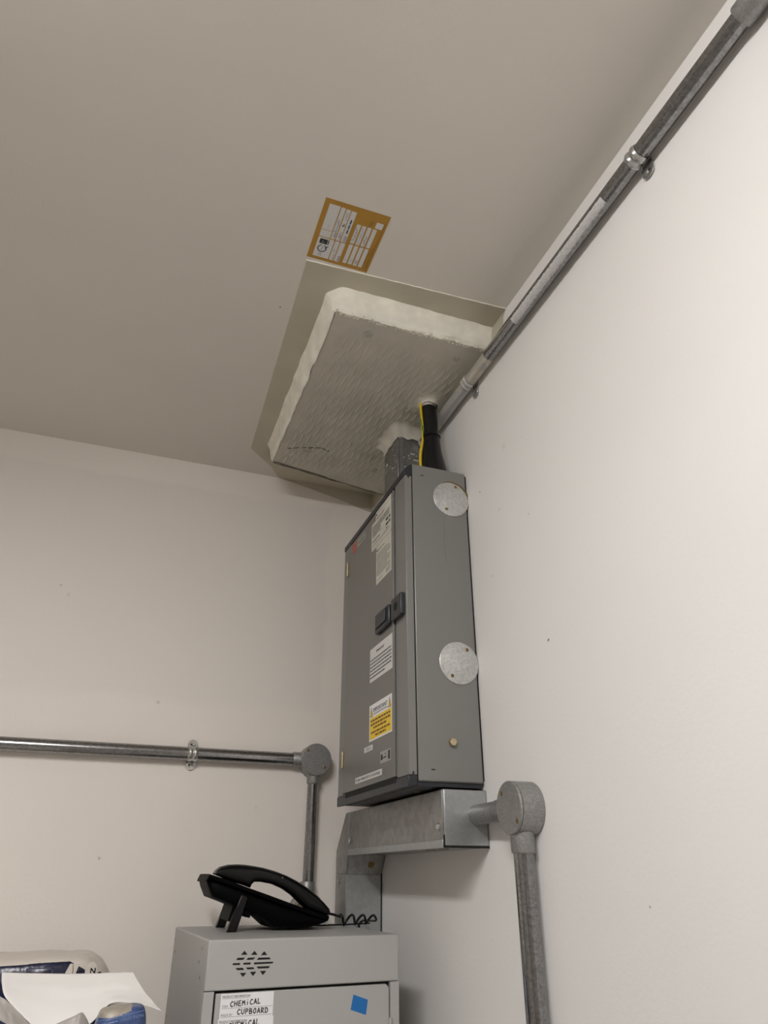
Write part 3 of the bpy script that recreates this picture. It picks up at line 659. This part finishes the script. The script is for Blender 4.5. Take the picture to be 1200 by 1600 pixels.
# ------------------------------------------------------------------ trunking under the board: along the right wall then down by the corner
tr = thing('cable_trunking', 'galvanised trunking below the board that bends down into the corner', 'cable trunking', (-.046, -.4, 1.545), 'galvanised trunking round the board')
X0 = -.0925; Z0_, Z1_ = 1.5445, 1.6415
body = MB()
prof = [(-.678, Z0_), (-.678, Z1_), (-.085, Z1_), (-.010, 1.556), (-.010, 1.32), (-.1015, 1.32), (-.1015, 1.503), (-.130, Z0_)]
body.prism([(X0+.002, y, z) for y, z in prof], (-X0-.0025, 0, 0)); body.build('trunk_body', 'zinc', tr, bevel=.0008)
MB().prism([(X0, y, z) for y, z in [(-.6765, Z0_), (-.6765, Z1_-.0015), (-.112, Z1_-.0015), (-.112, Z0_)]], (.0022, 0, 0)).build('trunk_lid', 'zinc', tr, bevel=.0008)
MB().box((X0-.0012, -.6765, Z0_-.0015), (X0+.004, -.112, Z0_+.0125)).build('lid_lip', 'zinc_cap', tr, bevel=.001)
MB().prism([(X0-.0004, y, z) for y, z in [(-.111, Z0_-.002), (-.111, Z1_-.0015), (-.085, Z1_-.0015), (-.0105, 1.5560), (-.0105, 1.5035), (-.0965, 1.5035)]], (.0026, 0, 0)).build('bend_gusset', 'zinc', tr, bevel=.0006)
MB().box((X0-.0002, -.1000, 1.322), (X0+.0025, -.0105, 1.5020)).build('trunk_lid', 'zinc', tr, bevel=.0006)
MB().box((X0+.001, -.1030, 1.322), (-.004, -.1000, 1.5010)).build('front_plate', 'zinc_cap', tr)
MB().box((-.0035, -.1025, 1.322), (-.0006, -.0990, 1.5400)).build('painted_shadow_gap', 'black', tr)  # black strip draws the shade line where the drop meets the wall
cap = MB().box((X0+.003, -.6805, Z0_+.003), (-.0030, -.6765, Z1_-.001)).build('end_cap', 'zinc_cap', tr, bevel=.0012)
MB().box((X0+.001, -.6790, Z0_-.0010), (-.0010, -.6760, Z0_+.0028)).build('painted_shadow_gap', 'black', tr)  # shade under the end cap, drawn as a black bar
MB().box((X0+.0008, -.6790, Z0_), (X0+.003, -.6760, Z0_+.02)).build('painted_shadow_gap', 'black', tr)  # same black stand-in for shade beside the end cap
for (y, z) in ((-.6595, 1.5785), (-.1240, 1.5760), (-.0400, 1.4870)):
    MB().lathe((X0-.0004, y, z), (-1, 0, 0), [(0, .0068), (.0008, .0070), (.0022, .0058), (.0038, .0024)], 18).build('screw', 'zinc_shiny', tr)
for y in (-.54, -.60): MB().box((-.062, y-.013, Z0_-.0012), (-.052, y+.013, Z0_+.001)).build('knock_out', 'brass_dull', tr)
nrm = Vector((0, -.041, -.030)).normalized()
for x, m_ in ((-.034, 'brass_dull'), (-.070, 'zinc')):
    MB().lathe(Vector((x, -.1155, 1.5235)), nrm, [(-.002, .0085), (.0012, .0085), (.0016, .0060), (.0010, .0055)], 22).build('bend_rivet', m_, tr)

# ------------------------------------------------------------------ chemical cupboard
TH = R(3.5); CO = Vector((-.463, -.4975, 1.4)); CU = Vector((math.cos(TH), math.sin(TH), 0)); CV = Vector((-math.sin(TH), math.cos(TH), 0)); CW = .3625; CD = .375; CB = .78
def cb(u, v, z): return CO+CU*u+CV*v+Vector((0, 0, z))
def cbox(mb, a, b, mi=0):
    vs = [cb(u, v, z) for z in (a[2], b[2]) for (u, v) in ((a[0], a[1]), (b[0], a[1]), (b[0], b[1]), (a[0], b[1]))]
    return mb.add(vs, [(0,3,2,1),(4,5,6,7),(0,1,5,4),(1,2,6,5),(2,3,7,6),(3,0,4,7)], mi)
cbd = thing('storage_cupboard', 'light grey steel chemical cupboard carrying the black telephone', 'cupboard', tuple(cb(CW/2, CD/2, CB-1.4)))
bz = CB-1.4
sh2 = MB(); cbox(sh2, (0, .0119, bz), (CW, CD, 0)); sh2.build('cabinet_shell', 'cupboard', cbd, bevel=.003, segs=3)
sh = MB(); cbox(sh, (0, 0, -.0745), (CW, .016, -.0001)); sh.build('fascia', 'cupboard', cbd, bevel=.0025, segs=3)
for (a_, b_) in ((.0002, .0175), (.3448, CW-.0002)):
    sh = MB(); cbox(sh, (a_, .0005, bz), (b_, .0125, -.0752)); sh.build('door_post', 'cupboard', cbd)
sh = MB(); cbox(sh, (.0175, .0005, bz), (.3448, .012, bz+.03)); sh.build('door_sill', 'cupboard', cbd)
g_ = MB(); cbox(g_, (.0175, .009, bz+.03), (.3448, .0119, -.0750)); g_.build('door_recess', 'black', cbd)
dd = MB(); u0, u1, zt, zb_ = .0215, .3425, -.0785, bz+.033
P = [(u0, zb_), (u1, zb_), (u1, zt-.006), (u1-.006, zt), (u0, zt)]
dd.prism([cb(u, .0008, z) for u, z in P], CV*.0085); cdoor = dd.build('door', 'cupboard', cbd, bevel=.0012)
hg = MB(); hg.lathe(cb(.3440, -.0012, -.1290), (0, 0, -1), [(0, .0015), (.001, .0036), (.05, .0036), (.051, .0015)], 14); hg.build('hinge', 'cupboard', cbd)
vent = [[[0.0584,-0.0234],[0.0641,-0.0175],[0.0697,-0.0235]],[[0.076,-0.0241],[0.082,-0.0184],[0.0878,-0.0241]],[[0.094,-0.0252],[0.0996,-0.0194],[0.1055,-0.0251]],[[0.0588,-0.05],[0.0701,-0.0503],[0.0647,-0.0561]],[[0.0765,-0.0492],[0.0879,-0.0493],[0.0824,-0.0554]],[[0.0944,-0.0486],[0.1057,-0.0486],[0.0999,-0.0546]],[[0.0507,-0.0308],[0.0531,-0.0277],[0.0657,-0.0278],[0.0625,-0.0309]],[[0.0687,-0.0313],[0.0714,-0.0282],[0.0842,-0.0283],[0.0805,-0.0312]],[[0.0872,-0.0319],[0.0903,-0.0287],[0.11,-0.029],[0.1123,-0.0319]],[[0.0448,-0.0367],[0.0454,-0.0355],[0.058,-0.0354],[0.0578,-0.0382],[0.0456,-0.038]],[[0.0635,-0.0367],[0.0642,-0.0353],[0.0764,-0.0354],[0.0765,-0.0382],[0.064,-0.038]],[[0.0823,-0.0369],[0.0835,-0.0355],[0.1164,-0.0356],[0.1175,-0.0369],[0.116,-0.0381],[0.0833,-0.0383]],[[0.0505,-0.0426],[0.0634,-0.0427],[0.066,-0.0458],[0.0539,-0.0457]],[[0.0691,-0.0425],[0.0816,-0.0425],[0.0842,-0.0452],[0.0719,-0.0454]],[[0.0875,-0.0419],[0.1121,-0.042],[0.1091,-0.0449],[0.0907,-0.0448]]]
vm = MB()
for p in vent: vm.prism([cb(u, -.0004, z) for u, z in p], CV*.0006)
part_label(vm.build('vent', 'black', cbd, smooth=False), 'pattern of black vent slots and triangles')
for (v, z) in ((.362, -.0214), (.340, -.0425), (.357, -.067), (.35, -.1551), (.0543, -.0153), (.0704, -.0374), (.0493, -.0587)):
    MB().lathe(cb(0, v, z), -CU, [(-.0005, .0030), (.0003, .0030), (.0009, .0018)], 12).build('rivet_dimple', 'zinc', cbd)
# product labels on the door
LP = cb(0, .0008, 0)
lb = Label(LP, CU, (0, 0, 1)); lb.rect(.0300, -.1180, .1222, -.0792, 'white_paper', 1)
lb.text('PRODUCT INFORMATION', .0325, -.0850, .0048, 'ink_soft', 2, fit=.0480, bold=1); lb.rect(.0325, -.0860, .0800, -.0857, 'ink_soft', 2)
lb.text('ITEM', .0332, -.0987, .0050, 'ink_soft', 2, fit=.0095); lb.rect(.0328, -.0999, .1212, -.0995, 'ink_soft', 2)
lb.text('MADE BY', .0325, -.1106, .0050, 'ink_soft', 2, fit=.0195); lb.rect(.0325, -.1118, .1212, -.1114, 'ink_soft', 2)
GL = {'C': [[(.9, .85), (.5, 1), (.1, .6), (.1, .3), (.4, 0), (.9, .1)]], 'H': [[(.1, 1), (.1, 0)], [(.9, 1), (.85, 0)], [(.1, .5), (.9, .5)]], 'E': [[(.8, 1), (.15, .9), (.1, .05), (.9, 0)], [(.1, .5), (.75, .5)]],
      'M': [[(.05, 0), (.15, 1), (.45, .5), (.8, 1), (.95, 0)]], 'i': [[(.5, .65), (.45, 0)], [(.5, 1.0), (.52, .95)]], 'A': [[(.05, 0), (.5, 1), (.95, 0)], [(.2, .35), (.85, .35)]], 'L': [[(.15, 1), (.1, 0), (.8, .05)]],
      'U': [[(.1, 1), (.1, .2), (.5, 0), (.85, .3), (.9, 1)]], 'P': [[(.1, 0), (.15, 1), (.8, .9), (.8, .55), (.15, .45)]], 'B': [[(.1, 0), (.1, 1), (.75, .9), (.65, .55), (.1, .5), (.85, .4), (.8, .05), (.1, 0)]],
      'O': [[(.5, 1), (.1, .6), (.15, .15), (.55, 0), (.9, .4), (.8, .85), (.5, 1)]], 'R': [[(.1, 0), (.1, 1), (.8, .85), (.6, .5), (.15, .45), (.9, 0)]], 'D': [[(.1, 0), (.1, 1), (.7, .85), (.9, .4), (.6, .05), (.1, 0)]]}
def hand(lb, s, a, b, wd, hgt, slope=0):
    n = len(s); adv = wd/n
    for k, ch in enumerate(s):
        w_ = adv*.8
        for st in GL[ch]: lb.stroke([(a+k*adv+x*w_, b+slope*k+y*hgt*(1 if ch != 'M' else .9)) for x, y in st], .0015, 'ink', 3)
hand(lb, 'CHEMiCAL', .0470, -.0975, .054, .0072, .0003); hand(lb, 'CUPBOARD', .0600, -.1090, .055, .0072, 0)
part_label(lb.build('product_label', cdoor), 'white product label handwritten CHEMICAL CUPBOARD')
lb = Label(LP+Vector((0, 0, 0)), CU, (0, 0, 1), .0004); lb.rect(.0285, -.1520, .1240, -.1140, 'white_paper', 1)
lb.text('PRODUCT INFORMATION', .0305, -.1195, .0046, 'ink_soft', 2, fit=.0460, bold=1); lb.rect(.0305, -.1204, .0765, -.1201, 'ink_soft', 2)
hand(lb, 'CHEMiCAL', .0470, -.1285, .054, .0080, .0005)
part_label(lb.build('product_label', cdoor), 'second white product label stuck over the first')
lb = Label(LP, CU, (0, 0, 1)); lb.poly([(.2665, -.1140), (.2965, -.1232), (.2999, -.1006), (.2715, -.0915)], 'blue', 1)
part_label(lb.build('blue_sticker', cdoor), 'small blue square sticker tilted on the door')

# ------------------------------------------------------------------ telephone
PY0, PY1 = -.33, -.155
ph = thing('telephone', 'black desk telephone with its handset on, sitting on the grey cupboard', 'telephone', (-.33, -.25, 1.4))
bt = [(-0.4559,1.4921),(-0.4513,1.5023),(-0.4417,1.4998),(-0.4151,1.4925),(-0.3709,1.4778),(-0.3289,1.465),(-0.2889,1.4521),(-0.2487,1.4397),(-0.2157,1.4297),(-0.1992,1.4265)]
bl = [(-0.4544,1.4894),(-0.4478,1.4925),(-0.4382,1.4894),(-0.414,1.4821),(-0.37,1.4684),(-0.3281,1.4552),(-0.2883,1.4427),(-0.2481,1.4301),(-0.2153,1.4198),(-0.1996,1.4186)]
bb = [(-0.4538,1.4884),(-0.4503,1.4781),(-0.4405,1.4596),(-0.4153,1.4512),(-0.379,1.4386),(-0.3349,1.4207),(-0.3146,1.4050),(-0.2417,1.4025),(-0.2172,1.4085),(-0.2,1.4154)]
MB().loft([(-.4566,1.4895)]+bt, [(-.4562,1.4878)]+bl, PY0, PY1, 7, ys=(.86, .93, .98)).build('base_tray', 'phone_matt', ph, angle=50)
MB().loft([(x+.002, z+.002) for x, z in bl], bb, PY0+.007, PY1-.007, 6, ys=(.82, .90, .96)).build('base', 'phone_matt', ph, angle=50)
ho = [(-0.4404,1.5045),(-0.4381,1.5097),(-0.4305,1.5155),(-0.4155,1.5192),(-0.3965,1.5201),(-0.382,1.5196),(-0.3723,1.5185),(-0.36,1.5169),(-0.3427,1.5142),(-0.3176,1.5082),(-0.2922,1.5),(-0.2691,1.4899),(-0.2483,1.4791),(-0.2274,1.4654),(-0.2077,1.4493),(-0.1971,1.4385),(-0.1956,1.4311)]
hi = [(-0.4396,1.5015),(-0.431,1.4982),(-0.4175,1.4932),(-0.398,1.4869),(-0.3784,1.4814),(-0.3656,1.4771),(-0.3637,1.4826),(-0.3586,1.4876),(-0.3453,1.4878),(-0.3206,1.4837),(-0.2979,1.4752),(-0.2774,1.4632),(-0.2617,1.4504),(-0.2474,1.4391),(-0.2284,1.4332),(-0.2106,1.4286),(-0.2004,1.4265)]
hs = MB().loft(ho, hi, PY0-.002, PY0+.046, 3.2, 32).build('handset', 'phone', ph, angle=60)
MB().lathe((-.3030, PY0-.0018, 1.4955), (0, -1, 0), [(0, .0012), (.0006, .0010)], 8).build('screw', 'zinc_shiny', hs)
leg = [(-0.3841,1.4664),(-0.3694,1.4611),(-0.3881,1.4002),(-0.4076,1.4002)]
MB().prism([(x, PY0+.002, z) for x, z in leg], (0, .02, 0)).build('stand_leg', 'phone', ph, bevel=.002)
MB().prism([(x, PY1-.024, z) for x, z in leg], (0, .02, 0)).build('stand_leg', 'phone', ph, bevel=.002)
MB().prism([(x, PY0+.02, z) for x, z in [(-.396, 1.4466), (-.389, 1.446), (-.399, 1.418), (-.404, 1.418)]], (0, PY1-PY0-.05, 0)).build('stand_plate', 'phone_matt', ph, bevel=.001)
MB().prism([(x, PY0+.012, z) for x, z in [(-0.3741,1.4390),(-0.3607,1.4345),(-0.3612,1.4235),(-0.3731,1.4257)]], (0, .03, 0)).build('socket_block', 'phone_matt', ph, bevel=.001)
cpth = []
for k in range(121):
    t_ = k/120; a = 2*math.pi*3.1*t_-.3; x = -.158+.096*t_; y = -.262+.05*t_; rr = .0105*(1-.25*t_)
    cpth.append((x+.006*math.sin(a+.5), y+rr*math.sin(a), 1.4142+rr*math.cos(a)*.95-.002*t_))
lead = smooth_path([(-.1985, PY0+.02, 1.4290), (-.182, -.30, 1.4265), (-.158, -.28, 1.4205), cpth[0]])
full = lead[:-1]+[Vector(p) for p in cpth]
ex = smooth_path([cpth[-1], (-.048, -.195, 1.4090), (-.050, -.150, 1.4060), (-.055, -.112, 1.4030), (-.062, -.109, 1.38), (-.064, -.109, 1.25)])
MB().tube(full+ex[1:], .0025, 10).build('coiled_cord', 'phone', ph, angle=60)
MB().tube(smooth_path([(-.225, -.20, 1.4085), (-.20, -.215, 1.403), (-.14, -.205, 1.4022), (-.09, -.19, 1.4022), (-.055, -.17, 1.4020)]), .0015, 8).build('line_cord', 'phone', ph)

# ------------------------------------------------------------------ worktop and the things left on it
ct = thing('worktop', 'white worktop along the back wall below the frame', 'worktop', (-.9, -.36, 0))
MB().box((-1.9, -.72, .74), (-.02, -.004, .78)).build('countertop', 'cupboard', ct, bevel=.002)
for x in (-1.88, -1.0, -.06): MB().box((x, -.70, 0), (x+.03, -.02, .74)).build('support_panel', 'cupboard', ct)

def pillow(name, c, h, mats, mfun, e=3.0, crum=.008, nu=120, nv=90, seed=0, flat=None, parent=None, ez=None):
    ez = ez or e
    mb = MB(); c = Vector(c)
    def fn(u, v):
        th = 2*math.pi*u; fi = math.pi*(v-.5)
        def pw_(q, k): return math.copysign(abs(q)**(2/k), q)
        p = Vector((pw_(math.cos(fi), ez)*pw_(math.cos(th), e), pw_(math.cos(fi), ez)*pw_(math.sin(th), e), pw_(math.sin(fi), ez)))
        q = Vector((p.x*h[0], p.y*h[1], p.z*h[2])); s = seed*7.3
        d = crum*(noise.noise(q*14+Vector((s, 0, 0)))+.5*abs(noise.noise(q*33+Vector((0, s, 0))))+.25*noise.noise(q*80))
        q += q.normalized()*d
        if flat: q = flat(q)
        return c+q
    def mf(u, v): return mfun(fn(u, v))
    mb.grid(fn, nu, nv, 0, mf)
    o = mb.build(name, mats, parent, angle=75); return o
def sack_shape(q):
    # the right shoulder of the sack falls away
    if q.x > .13 and q.z > .1: q.z -= (q.x-.13)**2*8
    return q
def sack_m(p):
    x, z = p.x, p.z; K = [(-1.1, 1.345), (-.80, 1.3540), (-.74, 1.3590), (-.686, 1.3600), (-.660, 1.3480), (-.640, 1.330), (-.60, 1.30)]
    for (a, b), (c_, d) in zip(K[:-1], K[1:]):
        if a <= x <= c_: return 1 if (p.y < -.25 and z < b+(d-b)*(x-a)/(c_-a)) else 0
    return 0
SB = .800
tag(pillow('plastic_sack', (-.80, -.215, (SB+1.364)/2), (.200, .112, (1.364-SB)/2), ['sack', 'navy'], sack_m, 4.5, .005, 300, 260, 1, sack_shape, None, 14),
    'cream plastic sack with a navy printed front standing behind the white sheet', 'sack')
# print on the sack: white box outline, pale patch and logo letters, laid just proud of the front
lb = Label((-.86, -.3400, 1.3285), (1, 0, 0), (0, 0, 1), .0)
for a, b, c_, d in ((.105, .000, .108, .024), (.147, .000, .150, .026), (.105, .0235, .150, .0255)): lb.rect(a, b, c_, d, 'navy_line', 1)
lb.poly([(.166, .006), (.186, .008), (.192, .029), (.176, .030)], 'sack', 1); lb.stroke([(.180, .008), (.183, .018), (.181, .028)], .0012, 'brass_dull', 2)
cc = [(.213+.010*math.cos(a), .016+.016*math.sin(a)) for a in [2*math.pi*k/20 for k in range(20)]]; lb.poly(cc, 'sack', 1); lb.text('N', .211, .0135, .013, 'navy', 2, bold=2); lb.rect(.226, .012, .231, .016, 'navy', 2)
pr = lb.build('printed_logo', bpy.data.objects['plastic_sack'])

def catmull(p0, p1, p2, p3, t_): return .5*((2*p1)+(-p0+p2)*t_+(2*p0-5*p1+4*p2-p3)*t_*t_+(-p0+3*p1-3*p2+p3)*t_**3)
def patch(rows):
    rows = [[Vector(p) for p in r] for r in rows]; nr, nc = len(rows), len(rows[0])
    def line(P, t_):
        n = len(P)-1; s = min(n-1e-6, t_*n); i = int(s); f_ = s-i
        a = P[i-1] if i > 0 else 2*P[0]-P[1]; d = P[i+2] if i+2 <= n else 2*P[n]-P[n-1]
        return catmull(a, P[i], P[i+1], d, f_)
    return lambda u, v: line([line(r, u) for r in rows], v)
paper = [[(-0.7881,-0.4,1.3552),(-0.7209,-0.4,1.351),(-0.652,-0.4,1.3486),(-0.6226,-0.4,1.3485),(-0.5961,-0.4,1.3485),(-0.5766,-0.4,1.3479)],[(-0.7814,-0.435,1.3426),(-0.7146,-0.44,1.3327),(-0.6481,-0.44,1.3309),(-0.6154,-0.43,1.3357),(-0.584,-0.43,1.3345),(-0.5623,-0.43,1.3309)],[(-0.7671,-0.475,1.3271),(-0.7032,-0.48,1.3123),(-0.6437,-0.48,1.3104),(-0.6114,-0.455,1.3232),(-0.5744,-0.455,1.3216),(-0.5466,-0.455,1.316)],[(-0.7181,-0.515,1.2943),(-0.6797,-0.52,1.2851),(-0.6397,-0.52,1.2925),(-0.6093,-0.485,1.3146),(-0.5701,-0.485,1.3128),(-0.5256,-0.485,1.3003)]]
pf = patch(paper); mb = MB(); mb.open = True
def pfn(u, v):
    p = pf(u, v); p.z += .0012*noise.noise(Vector((u*5, v*5, 1))); return p
mb.grid(pfn, 70, 40)
tag(mb.build('paper_sheet', 'sheet', solid=.0006, angle=80), 'crumpled blank white sheet lying across the bags at lower left', 'paper')

def bag_m(p):
    a = noise.noise(Vector((p.x*45, p.y*20, p.z*45)))
    return 1 if (p.x < -.748 and (1.3165-(p.x+.76)*.5 < p.z < 1.3245-(p.x+.76)*.5 or p.z < 1.308-(p.x+.76)*.8)) else 0
bag = thing('carrier_bag', 'pale grey plastic bag with navy print slumped under the white sheet', 'bag', (-.72, -.58, SB))
pillow('bag_body', (-.765, -.575, (SB+1.292)/2), (.100, .060, (1.292-SB)/2), ['bag_grey', 'navy'], bag_m, 3.6, .008, 110, 90, 3, None, bag)
flapL = [[(-.84,-.59,1.385),(-.7961,-.6,1.3627),(-.7654,-.62,1.3478),(-.7453,-.63,1.3363),(-.7202,-.63,1.3159),(-.7052,-.63,1.3090)],[(-.83,-.63,1.33),(-.7802,-.64,1.319),(-.7554,-.65,1.3192),(-.736,-.65,1.3039),(-.7141,-.65,1.2956),(-.6987,-.65,1.2877)],[(-.82,-.64,1.27),(-.78,-.648,1.27),(-.755,-.65,1.27),(-.736,-.65,1.265),(-.714,-.65,1.26),(-.6987,-.648,1.25)]]
ff = patch(flapL); mb = MB(); mb.open = True; mb.grid(lambda u, v: ff(u, v)+Vector((0, .0035*noise.noise(Vector((u*6, v*5, 2))), .001*noise.noise(Vector((u*12, 0, 2))))), 200, 110, 0, lambda u, v: bag_m(ff(u, v))); mb.build('bag_flap', ['bag_grey', 'navy'], bag, solid=.0008, angle=75)
flapR = [[(-.6925,-.64,1.3105),(-.6790,-.645,1.3165),(-.6612,-.65,1.3235),(-.6522,-.65,1.3271),(-.6440,-.645,1.3180),(-.6370,-.64,1.3060)],[(-.6838,-.655,1.2885),(-.675,-.66,1.2875),(-.6632,-.66,1.2872),(-.652,-.66,1.2864),(-.6441,-.655,1.2861),(-.6321,-.65,1.2836)],[(-.682,-.65,1.26),(-.674,-.65,1.26),(-.662,-.65,1.26),(-.652,-.65,1.26),(-.644,-.65,1.26),(-.634,-.645,1.26)]]
fr_ = patch(flapR); mb = MB(); mb.open = True; mb.grid(lambda u, v: fr_(u, v)+Vector((0, .002*noise.noise(Vector((u*6, v*5, 7))), 0)), 40, 26); mb.build('bag_flap', 'bag_grey', bag, solid=.0008, angle=75)

def pk_m(p):
    return 1 if (p.x < -.581 and p.z > 1.3095+max(0, p.x+.605)*.30) else 0
tag(pillow('food_packet', (-.5935, -.557, (SB+1.320)/2), (.0400, .034, (1.320-SB)/2), ['pack_blue', 'pack_beige'], pk_m, 3.4, .003, 140, 300, 5, None, None, 9),
    'blue and beige printed packet poking out under the white sheet beside the cupboard', 'packet')
lb = Label((-.632, -.5935, 1.2930), Vector((1, 0, .16)), (0, 0, 1)); lb.text('DIRECTION', .036, .006, .0055, 'pack_text', 1, fit=.034); lb.words(.008, .033, .007, .0022, 'pack_text', 1, 2); lb.words(.030, .062, -.004, .003, 'pack_text', 1, 4); lb.rect(.004, .0135, .070, .0141, 'pack_text', 1)
lb.build('printed_text', bpy.data.objects['food_packet'])
bpy.context.view_layer.update()
